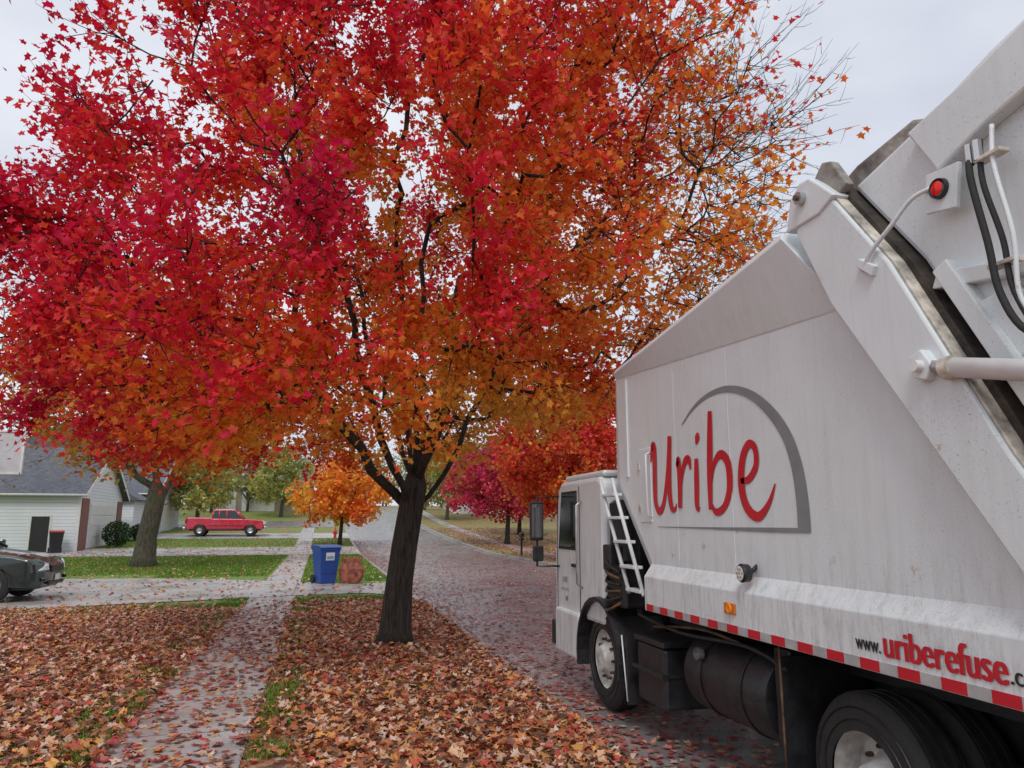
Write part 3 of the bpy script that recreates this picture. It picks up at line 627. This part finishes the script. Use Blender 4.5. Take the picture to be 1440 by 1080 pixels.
def wheel(x,y,dual=False,out=-1):
    k=.5/.515 if dual else 1.
    t=[(-.15,.30*k),(-.15,.44*k),(-.13,.49*k),(-.10,.515*k),(.10,.515*k),(.13,.49*k),(.15,.44*k),(.15,.30*k)]
    cz=ZR+.515*k-(.03 if dual else 0)
    lathe('tyre',t,(x+.15*(-out),y,cz),'x',M_rub,T,48)
    for g in (-.07,0,.07): lathe('tread_rib',[(-.012,.5*k),(-.012,.521*k),(.012,.521*k),(.012,.5*k)],(x-.15*out+g,y,cz),'x',M_rub,T,48)
    for rr in (.36,.43): lathe('sidewall_ring',[(-.004*(-out),rr*k),(-.010*(-out),(rr+.004)*k),(-.004*(-out),(rr+.008)*k)],(x+.001*out,y,cz),'x',M_black,T,48)
    o=x+.02*(-out); s=-out
    if not dual: pr=[(0,.305),(.02*s,.29),(.05*s,.27),(.04*s,.2),(.0,.16),(-.06*s,.12),(-.08*s,.0)]
    else: pr=[(0,.30),(.04*s,.285),(.16*s,.265),(.17*s,.18),(.1*s,.14),(.0,.11),(-.02*s,.0)]
    lathe('wheel_disc',pr,(o,y,cz),'x',M_hub,T,36)
    for a in range(10):
        an=a*.6283; lathe('lug_nut',[(0,0),(-.035*s,.012),(-.02*s,.016),(.03*s,.016)],(o+(.02*s if not dual else .16*s),y+.2*math.cos(an)*1.,cz+.2*math.sin(an)),'x',M_rust,T,6)
for y_,d in ((7.85,False),(3.92,True),(2.58,True)):
    wheel(3.02 if not d else 3.08,y_,d,-1); wheel(5.38 if not d else 5.32,y_,d,1)
    if d: wheel(3.42,y_,True,-1)
    tube('axle',[(3.2,y_,ZR+.49),(5.2,y_,ZR+.49)],.09,M_black,T)
V=[];F=[]; K=14
for i in range(K+1):
    a=R(-15+205*i/K); 
    for x in (2.93,3.5):
        for r_ in (.60,.64): V.append((x,7.85+math.cos(a)*r_,ZR+.515+math.sin(a)*r_))
for i in range(K):
    b=i*4
    for (p,q) in ((0,1),(1,3),(3,2),(2,0)): F.append((b+p,b+q,b+4+q,b+4+p))
F+= [(0,1,3,2),(K*4,K*4+1,K*4+3,K*4+2)]
mobj('front_fender',V,F,M_black,T)
box('cab_step_panel',(2.95,3.4,8.46,9.35,.28,.8),M_white,T,.03)
box('mud_flap',(2.96,3.5,7.06,7.09,.12,.75),M_black,T); tube('flap_rod',[(2.955,7.18,.75),(2.955,7.07,.15)],.007,M_trim,T)
box('battery_box',(3.0,3.7,6.32,6.92,.22,.74),M_black,T,.03); box('battery_lid',(2.98,3.72,6.3,6.94,.75,.80),M_black,T,.01)
box('step_plate',(2.96,3.2,6.3,6.95,.50,.53),M_black,T)
lathe('fuel_tank',[(-.62,0),(-.62,.26),(-.60,.31),(-.56,.33),(.56,.33),(.60,.31),(.62,.26),(.62,0)],(3.36,5.45,.62),'y',M_black,T,40)
for q in (-.3,.3): lathe('tank_strap',[(-.03,.333),(-.03,.34),(.03,.34),(.03,.333)],(3.36,5.45+q,.62),'y',M_black,T,40)
lathe('tank_cap',[(0,0),(0,.05),(-.05,.05)],(3.06,5.75,.80),'x',M_chrome,T,16)
tube('air_line',[(3.02,6.9,.98),(3.0,6.0,.93),(3.02,5.0,.97),(3.0,4.5,.9)],.014,M_rub,T,6,5)
tube('air_line',[(3.04,6.6,.9),(3.03,5.6,1.0),(3.04,4.6,.92)],.012,M_rust,T,6,5)
box('hydraulic_tank',(3.1,3.7,4.6,4.8,.35,1.0),M_black,T,.02)
box('mud_flap',(2.98,3.6,4.52,4.545,.1,.98),M_black,T); tube('flap_rod',[(2.975,4.53,1.05),(2.975,4.53,.12)],.008,M_rust,T)
# ---------------------------------------------------------------- cars
def carbody(name,prof,width,mat,parent,pinch=.05,zp=.04):
    ts=[-1,-.92,-.7,-.35,0,.35,.7,.92,1]; n=len(prof); V=[];F=[]
    xm=max(abs(p[0]) for p in prof)
    for t in ts:
        q=t**4
        for x,z in prof:
            k=abs(x)/xm; V.append((x*(1-pinch*q*k**3),t*width/2*(1-(.05*max(0,(z-.8))*1.5)),z-zp*q*max(0,z-.75)))
    for i in range(len(ts)-1):
        for k in range(n): a=i*n+k; b=i*n+(k+1)%n; F.append((a,b,b+n,a+n))
    F.append(tuple(range(n))[::-1]); F.append(tuple((len(ts)-1)*n+k for k in range(n)))
    return mobj(name,V,F,mat,parent,bevel=.025)
def arch(cx,r,z0=.32,n=9):
    a0=math.asin(min(1,max(-1,(z0-.36)/r)))
    return [(cx+r*math.cos(a),.36+r*math.sin(a)) for a in np.linspace(math.pi-a0,a0,n)][::-1]
def car_wheel(x,y,s,r,parent):
    lathe('tyre',[(-.11*s,.2),(-.11*s,r-.04),(-.08*s,r),(.08*s,r),(.11*s,r-.04),(.11*s,.2)],(x,y,r),'y',M_rub,parent,28)
    lathe('rim',[(-.09*s,.0),(-.10*s,.06),(-.07*s,.1),(-.085*s,.19),(-.11*s,.215)],(x,y,r),'y',M_chrome,parent,10)
def suv(loc,rot):
    e=empty('parked_suv',loc); mp=paint('dark_green_car_paint',(.018,.035,.032),.2,.3,.1,3,0,.6,.8)
    prof=[(2.36,.30),(2.41,.45),(2.42,.62),(2.37,.80),(2.26,.93),(1.9,1.02),(1.1,1.13),(.9,1.15),(-2.25,1.17),(-2.38,1.0),(-2.42,.6),(-2.38,.32)]
    prof+=arch(-1.38,.42)[::-1]+arch(1.42,.42)[::-1]
    carbody('body',prof,1.92,mp,e,.09,.25)
    g=[(1.0,1.12),(.22,1.66),(-1.9,1.70),(-2.3,1.15)]
    V=[]
    for s in (-1,1): V+=[(x,s*(.88 if z<1.3 else .70),z) for x,z in g]
    mobj('greenhouse_glass',V,[(0,1,2,3),(7,6,5,4),(0,4,5,1),(1,5,6,2),(2,6,7,3),(3,7,4,0)],M_glass,e)
    box('roof',(-1.95,.25,-.72,.72,1.67,1.73),mp,e,.03)
    for s in (-1,1):
        for a,b in (((1.02,1.12),(.2,1.69)),((-.1,1.14),(-.2,1.7)),((-1.15,1.14),(-1.2,1.7)),((-2.3,1.15),(-1.92,1.7))):
            tube('pillar',[(a[0],s*.89,a[1]),(b[0],s*.71,b[1])],.035,mp,e,6)
        V=[(2.385,s*.52,.66),(2.36,s*.52,.80),(2.27,s*.70,.86),(2.00,s*.885,.88),(1.95,s*.935,.80),(2.10,s*.925,.69),(2.28,s*.80,.655)]
        V2=[(p[0]+.03,p[1]+s*.02,p[2]) for p in V]
        mobj('headlamp',V+V2,[tuple(range(7)),tuple(range(7,14))]+[(i,(i+1)%7,7+(i+1)%7,7+i) for i in range(7)],paint('headlamp_glass',(.7,.72,.73),.1,.1,.3,14),e,bevel=.01)
        box('mirror',(.75,.9,min(s*.95,s*1.12),max(s*.95,s*1.12),1.15,1.3),mp,e,.03)
        box('fog_lamp',(2.33,2.415,min(s*.6,s*.75),max(s*.6,s*.75),.42,.5),M_glass,e,.01)
        for xx in (1.42,-1.38): car_wheel(xx,s*.84,-s,.36,e)
        box('sill_trim',(-.95,.98,min(s*.93,s*.965),max(s*.93,s*.965),.33,.45),M_black,e,.01)
    box('grille',(2.39,2.43,-.4,.4,.6,.76),M_black,e,.01); box('licence_plate',(2.42,2.435,-.15,.15,.42,.55),M_trim,e)
    box('lower_grille',(2.38,2.425,-.5,.5,.33,.41),M_black,e,.01)
    box('underside',(-2.2,2.2,-.8,.8,.25,.5),M_black,e)
    e.rotation_euler=(0,0,rot); e.scale=(1.06,1.06,1.08)
suv((-8.8,21.0,.02),0)
def pickup(loc,rot):
    e=empty('pickup_truck',loc); mp=paint('red_car_paint',(.52,.02,.05),.25,.1,.08,3,0,.6,.6)
    prof=[(2.72,.48),(2.80,.65),(2.79,1.02),(2.68,1.16),(1.35,1.24),(1.2,1.26),(-.95,1.28),(-.97,1.36),(-2.74,1.36),(-2.77,.6),(-2.7,.5)]
    prof+=arch(-1.75,.50,.50)[::-1]+arch(1.8,.50,.50)[::-1]
    carbody('body',prof,1.98,mp,e,.04,.06)
    g=[(1.25,1.24),(.62,1.84),(-.80,1.87),(-.93,1.28)]; V=[]
    for s in (-1,1): V+=[(x,s*(.91 if z<1.4 else .77),z) for x,z in g]
    mobj('cab_glass',V,[(0,1,2,3),(7,6,5,4),(0,4,5,1),(1,5,6,2),(2,6,7,3),(3,7,4,0)],M_glass,e)
    box('roof',(-.86,.64,-.79,.79,1.84,1.93),mp,e,.04)
    for s in (-1,1):
        for a,b in (((1.27,1.22),(.62,1.87)),((.1,1.25),(.05,1.87)),((-.45,1.25),(-.47,1.87)),((-.93,1.26),(-.83,1.88))): tube('pillar',[(a[0],s*.92,a[1]),(b[0],s*.78,b[1])],.05,mp,e,6)
        for xx in (1.8,-1.75): car_wheel(xx,s*.88,-s,.41,e)
        box('headlamp',(2.70,2.805,min(s*.62,s*.93),max(s*.62,s*.93),.85,1.06),M_trim,e,.01); box('tail_lamp',(-2.79,-2.7,min(s*.8,s*.96),max(s*.8,s*.96),.9,1.25),M_red,e)
        box('side_moulding',(-1.2,1.25,min(s*.985,s*1.0),max(s*.985,s*1.0),.72,.77),M_black,e)
        box('side_step',(-1.15,1.2,min(s*.9,s*1.02),max(s*.9,s*1.02),.42,.48),M_black,e,.01)
    box('bumper',(2.76,2.92,-.95,.95,.48,.68),M_chrome,e,.03); box('rear_bumper',(-2.93,-2.74,-.95,.95,.48,.64),M_chrome,e,.03); box('bed',(-2.68,-1.05,-.82,.82,1.33,1.365),M_black,e)
    box('underside',(-2.5,2.5,-.8,.8,.38,.65),M_black,e)
    e.rotation_euler=(0,0,rot); e.scale=(1.08,1.08,1.08)
pickup((-7.4,65.3,tz(65.3)+.03),0)
# ---------------------------------------------------------------- bins, bag
def bin_(name,loc,rot,mb,ml,label=False,s=1.):
    e=empty(name,loc)
    V=[];F=[]; lv=[(0,.23,.24),(.12,.235,.25),(.5,.27,.29),(.93,.30,.34),(.96,.32,.36),(1.0,.32,.36)]
    for z,a,b in lv: V+=[(-a,-b,z),(a,-b,z),(a,b,z),(-a,b,z)]
    for i in range(len(lv)-1):
        for k in range(4): F.append((i*4+k,i*4+(k+1)%4,i*4+4+(k+1)%4,i*4+4+k))
    F+=[(3,2,1,0),(20,21,22,23)]
    mobj('bin_body',V,F,mb,e,bevel=.02)
    prism('lid',[(-.38,1.0),(-.38,1.03),(-.2,1.09),(.25,1.09),(.40,1.03),(.40,.995)],-.325,.325,'x',ml,e,.02)
    tube('handle',[(-.25,.36,.98),(-.25,.44,1.0),(.25,.44,1.0),(.25,.36,.98)],.016,mb,e)
    for x in (-.27,.27): lathe('bin_wheel',[(-.03,0),(-.03,.12),(.03,.12),(.03,0)],(x,.27,.12),'x',M_rub,e,20)
    for z in (.3,.62): box('rib',(-.2,.2,-.27-.07*z,-.235-.07*z,z,z+.02),mb,e)
    if label: mobj('label',[(-.13,-.318,.66),(.13,-.318,.66),(.13,-.342,.88),(-.13,-.342,.88)],[(0,1,2,3)],M_trim,e); mobj('label_print',[(-.1,-.332,.70),(.1,-.332,.70),(.1,-.342,.78),(-.1,-.342,.78)],[(0,1,2,3)],paint('blue_print',(.2,.35,.5),.5),e)
    e.scale=(s,s,s); e.rotation_euler=(0,0,rot)
M_blue=paint('blue_plastic',(.012,.06,.28),.4,0,.1); M_bk=paint('black_plastic',(.02,.02,.022),.5); M_rl=paint('red_plastic',(.45,.02,.02),.45)
bin_('recycling_bin',(.22,24.1,.02),R(22),M_blue,M_blue,True,1.05)
bin_('trash_can',(-14.8,49.0,tz(49)+.02),R(20),M_bk,M_rl,False,1.15); bin_('trash_can',(-12.6,63,tz(63)+.02),R(0),M_bk,M_bk)
bag=empty('yard_waste_bag',(1.0,24.0,.02))
V=[];F=[];K=20
for j,(z,a,b) in enumerate([(0,.28,.2),(.2,.38,.26),(.42,.37,.27),(.60,.27,.2),(.72,.30,.2)]):
    for k in range(K):
        an=2*math.pi*k/K; c,s=math.cos(an),math.sin(an); q=.7
        V.append((a*math.copysign(abs(c)**q,c)+random.uniform(-.03,.03),b*math.copysign(abs(s)**q,s)+random.uniform(-.03,.03),z+(random.uniform(-.07,.07) if j==4 else 0)))
for j in range(4):
    for k in range(K): F.append((j*K+k,j*K+(k+1)%K,(j+1)*K+(k+1)%K,(j+1)*K+k))
mobj('paper_sack',V,F,paint('red_brown_paper',(.34,.10,.06),.6,0,.7,7,.8),bag)
n=500; p=np.c_[rng.uniform(-.24,.24,n),rng.uniform(-.17,.17,n),rng.uniform(.55,.74,n)]
leaves('bag_leaves',p,rng.normal(size=(n,3)),rng.uniform(.06,.1,n),stopcols(rng.random(n),LIT),M_lit,bag)
# ---------------------------------------------------------------- houses
def house(name,x0,x1,y0,y1,zb,ze,za,ridge,wall,parts=None):
    e=empty(name,(0,0,0)); o=.4
    if ridge=='x':
        ym=(y0+y1)/2; k=(za-ze)/(ym-y0)
        prism('walls',[(y0,zb),(y1,zb),(y1,ze),(ym,za-.02),(y0,ze)],x0,x1,'x',wall,e)
        prism('roof',[(y0-o,ze-o*k+.02),(ym,za+.02),(y1+o,ze-o*k+.02),(y1+o,ze-o*k+.2),(ym,za+.22),(y0-o,ze-o*k+.2)],x0-o,x1+o,'x',M_shin,e)
        for xx in (x0-o-.03,x1+o+.003): prism('rake_board',[(y0-o,ze-o*k-.06),(ym,za-.06),(y1+o,ze-o*k-.06),(y1+o,ze-o*k+.19),(ym,za+.19),(y0-o,ze-o*k+.19)],xx,xx+.027,'x',M_trim,e)
        tube('gutter',[(x0-o,y0-o-.05,ze-o*k+.1),(x1+o,y0-o-.05,ze-o*k+.1)],.07,M_trim,e,8)
    else:
        xm=(x0+x1)/2; k=(za-ze)/(xm-x0)
        prism('walls',[(x0,zb),(x1,zb),(x1,ze),(xm,za-.02),(x0,ze)],y0,y1,'y',wall,e)
        prism('roof',[(x0-o,ze-o*k+.02),(xm,za+.02),(x1+o,ze-o*k+.02),(x1+o,ze-o*k+.2),(xm,za+.22),(x0-o,ze-o*k+.2)],y0-o,y1+o,'y',M_shin,e)
        for yy in (y0-o-.03,): prism('rake_board',[(x0-o,ze-o*k-.06),(xm,za-.06),(x1+o,ze-o*k-.06),(x1+o,ze-o*k+.19),(xm,za+.19),(x0-o,ze-o*k+.19)],yy,yy+.027,'y',M_trim,e)
    return e
def gdoor_x(e,x,y0,y1,z0,h):
    box('garage_frame',(x,x+.05,y0-.15,y1+.15,z0,z0+h+.15),M_trim,e)
    for i in range(4): box('garage_panel',(x+.05,x+.09,y0,y1,z0+i*h/4+.015,z0+(i+1)*h/4-.015),M_gd,e,.01)
def window_y(e,x0,x1,y,z0,z1):
    box('window_frame',(x0-.08,x1+.08,y-.05,y,z0-.08,z1+.08),M_trim,e); box('window_glass',(x0,x1,y-.07,y-.05,z0,z1),M_glass,e)
    box('window_bar',((x0+x1)/2-.02,(x0+x1)/2+.02,y-.09,y-.07,z0,z1),M_trim,e)
h=house('garage_house',-34,-14,50,59.6,-.1,3.6,6.5,'x',M_sid)
gdoor_x(h,-14,52,58,tz(54),2.7); window_y(h,-26,-24.8,50,1.2,2.5)
box('side_door_frame',(-16.6,-15.45,49.96,50,tz(50),2.3),M_trim,h); box('side_door',(-16.5,-15.55,49.93,49.96,tz(50),2.2),M_bk,h,.01); box('corner_board',(-14.12,-13.97,49.97,50.12,0,3.5),M_trim,h)
box('brick_pier',(-14.0,-13.93,50.15,51.6,0,3.3),paint('brick',(.22,.10,.08),.8,0,.3,14,.5),h)
box('brick_pier',(-14.0,-13.93,58.4,59.6,0,3.3),_mc['brick'],h)
box('upper_storey',(-33,-21,54,63,3,7.2),M_sid,h); prism('upper_roof',[(-33.6,7.15),(-27,10),(-20.4,7.15)],53.5,63.5,'y',M_shin,h)
window_y(h,-24.5,-23,54,5.4,6.7)
h=house('siding_house',-26,-13.2,66,78,0.,4.2,7.2,'x',M_sid2); gdoor_x(h,-13.2,70,75,tz(72),2.5); window_y(h,-17,-15.8,66,1.8,3.)
box('wing',(-20,-13.6,61.5,66,0,3.6),M_sid,h); prism('wing_roof',[(-20.5,3.5),(-16.8,5.6),(-13.1,3.5)],61.1,66.,'y',M_shin,h); window_y(h,-15.8,-14.6,61.5,1.5,2.7)
box('upper_storey',(-25,-17,70,80,4,8),M_sid2,h); prism('upper_roof',[(-25.6,7.9),(-21,10.4),(-16.4,7.9)],69.5,80.5,'y',M_shin,h); window_y(h,-19.6,-18.2,70,6.2,7.4)
zb=tz(103); h=house('brown_house',-16,-1.5,101,110,zb-.6,zb+3,zb+5.4,'x',paint('tan_siding',(.33,.27,.21),.7))
for a in (-14.5,-9.8): 
    box('garage_door',(a,a+4,100.93,101,zb-.2,zb+2.2),M_gd,h)
zb=tz(100); h=house('white_house',17,30,98,108,zb-.6,zb+3.2,zb+5.6,'x',M_sid); window_y(h,19,21,98,zb+1,zb+2.4); box('garage_door',(23,28,97.93,98,zb-.2,zb+2.2),M_gd,h)
h=house('white_house',24,36,40,54,-.1,4.,7.,'y',M_sid2); window_y(h,27,29,40,1,2.4)
def bush(loc,r,hh,col):
    n=2600; d=unit(rng.normal(size=(n,3)))*(rng.random((n,1))**.25)*np.array([r,r,hh/2])
    d[:,2]+=hh/2; e=empty('bush',loc); leaves('foliage',d,rng.normal(size=(n,3)),rng.uniform(.06,.14,n),pal(rng.random(n),col),M_leaf2,e,True)
    a,b=tube_data([([(0,0,-.05),(.05,0,hh*.3),(.1*k,.1,hh*.7)],[.04,.03,.01],5) for k in (-2,0,2)]); mobj('stems',a,b,M_bark,e)
DG=[(0,(.02,.05,.02)),(1,(.07,.12,.04))]
bush((-12.8,54,tz(54)),.9,1.7,DG); bush((-12.6,60.6,tz(60)),1.,1.3,DG); bush((-17.8,61,.4),1.2,1.2,DG)
hy=empty('fire_hydrant',(1.2,62,tz(62))); mr=paint('hydrant_red',(.5,.03,.02),.4)
lathe('barrel',[(0,0),(0,.16),(.06,.16),(.06,.11),(.5,.11),(.52,.15),(.56,.15),(.66,.10),(.72,.04),(.76,.03),(.76,0)],(0,0,0),'z',mr,hy,20)
for s in (-1,1): lathe('nozzle',[(0,.06),(.17*s,.06),(.17*s,.075),(.2*s,.075),(.2*s,0)],(0,0,.4),'x',mr,hy,14)
mb=empty('mailbox',(11.0,41,0)); box('post',(-.05,.05,-.05,.05,-.1,1.05),M_bk,mb,.01)
prism('box',[(-.1,1.05),(.1,1.05),(.1,1.2),(.06,1.27),(0,1.29),(-.06,1.27),(-.1,1.2)],-.27,.27,'y',M_bk,mb,.005); box('flag',(.105,.115,-.1,.02,1.15,1.3),M_red,mb)
box('newspaper_tube',(-.09,.09,-.25,.25,.86,1.0),M_bk,mb,.02)
bh=empty('basketball_hoop',(-7.2,18.3,0))
tube('pole',[(0,-.4,0),(0,-.4,2.6),(0,.6,3.3)],.06,M_bk,bh,12); 
box('backboard',(-.6,.6,.62,.66,2.95,3.85),paint('backboard',(.55,.58,.6),.3,0,.1),bh); 
for b_ in ((-.62,.62,.60,.67,3.85,3.89),(-.62,.62,.60,.67,2.91,2.95),(-.64,-.6,.60,.67,2.91,3.89),(.6,.64,.60,.67,2.91,3.89)): box('border',b_,M_trim,bh)
tube('brace',[(0,.1,2.95),(0,.62,3.1)],.03,M_bk,bh)
rim=[(.23*math.cos(a),.93+.23*math.sin(a),3.05) for a in np.linspace(0,6.283,25)]; tube('rim',rim,.012,paint('rim_orange',(.6,.12,.02),.4),bh,8)
for k in range(12):
    a=k*.5236; tube('net',[(.23*math.cos(a),.93+.23*math.sin(a),3.05),(.12*math.cos(a+.3),.93+.12*math.sin(a+.3),2.65)],.005,M_trim,bh,4)
# ---------------------------------------------------------------- light, sky, camera
W=bpy.data.worlds.new('World'); S.world=W; W.use_nodes=True; t=NT(W.node_tree)
sky=t.n('ShaderNodeTexSky',{'sky_type':'NISHITA','sun_disc':False,'sun_elevation':R(48),'sun_rotation':R(200)})
tc=t.n('ShaderNodeTexCoord').outputs['Generated']
mp=t.n('ShaderNodeMapping',Vector=tc,Scale=(1.,1.,2.6)).outputs[0]
cl=t.noise(mp,2.2,4,.5); cc=t.ramp(cl,[(.3,(.62,.655,.75)),(.5,(.75,.785,.865)),(.68,(.88,.90,.955))])
cc=t.n('ShaderNodeVectorMath',{'operation':'SCALE'},i0=cc,Scale=10.8).outputs[0]
mx=t.mix(.92,sky.outputs[0],cc)
bg=t.n('ShaderNodeBackground',Color=mx,Strength=.1); o=t.n('ShaderNodeOutputWorld'); t.t.links.new(bg.outputs[0],o.inputs[0])
sl=bpy.data.lights.new('sun','SUN'); sl.energy=1.5; sl.angle=R(20); sl.color=(1,.975,.94); so=bpy.data.objects.new('sun',sl); COL.objects.link(so)
so.rotation_euler=(R(42),0,R(-20))
cam=bpy.data.cameras.new('camera'); co=bpy.data.objects.new('camera',cam); COL.objects.link(co)
co.location=(0,0,1.85); co.rotation_euler=(R(100.6),0,R(-14.3)); cam.lens=26; cam.sensor_width=36; cam.clip_start=.05; cam.clip_end=3000
S.camera=co
S.view_settings.view_transform='Standard'; S.view_settings.look='None'; S.view_settings.exposure=0
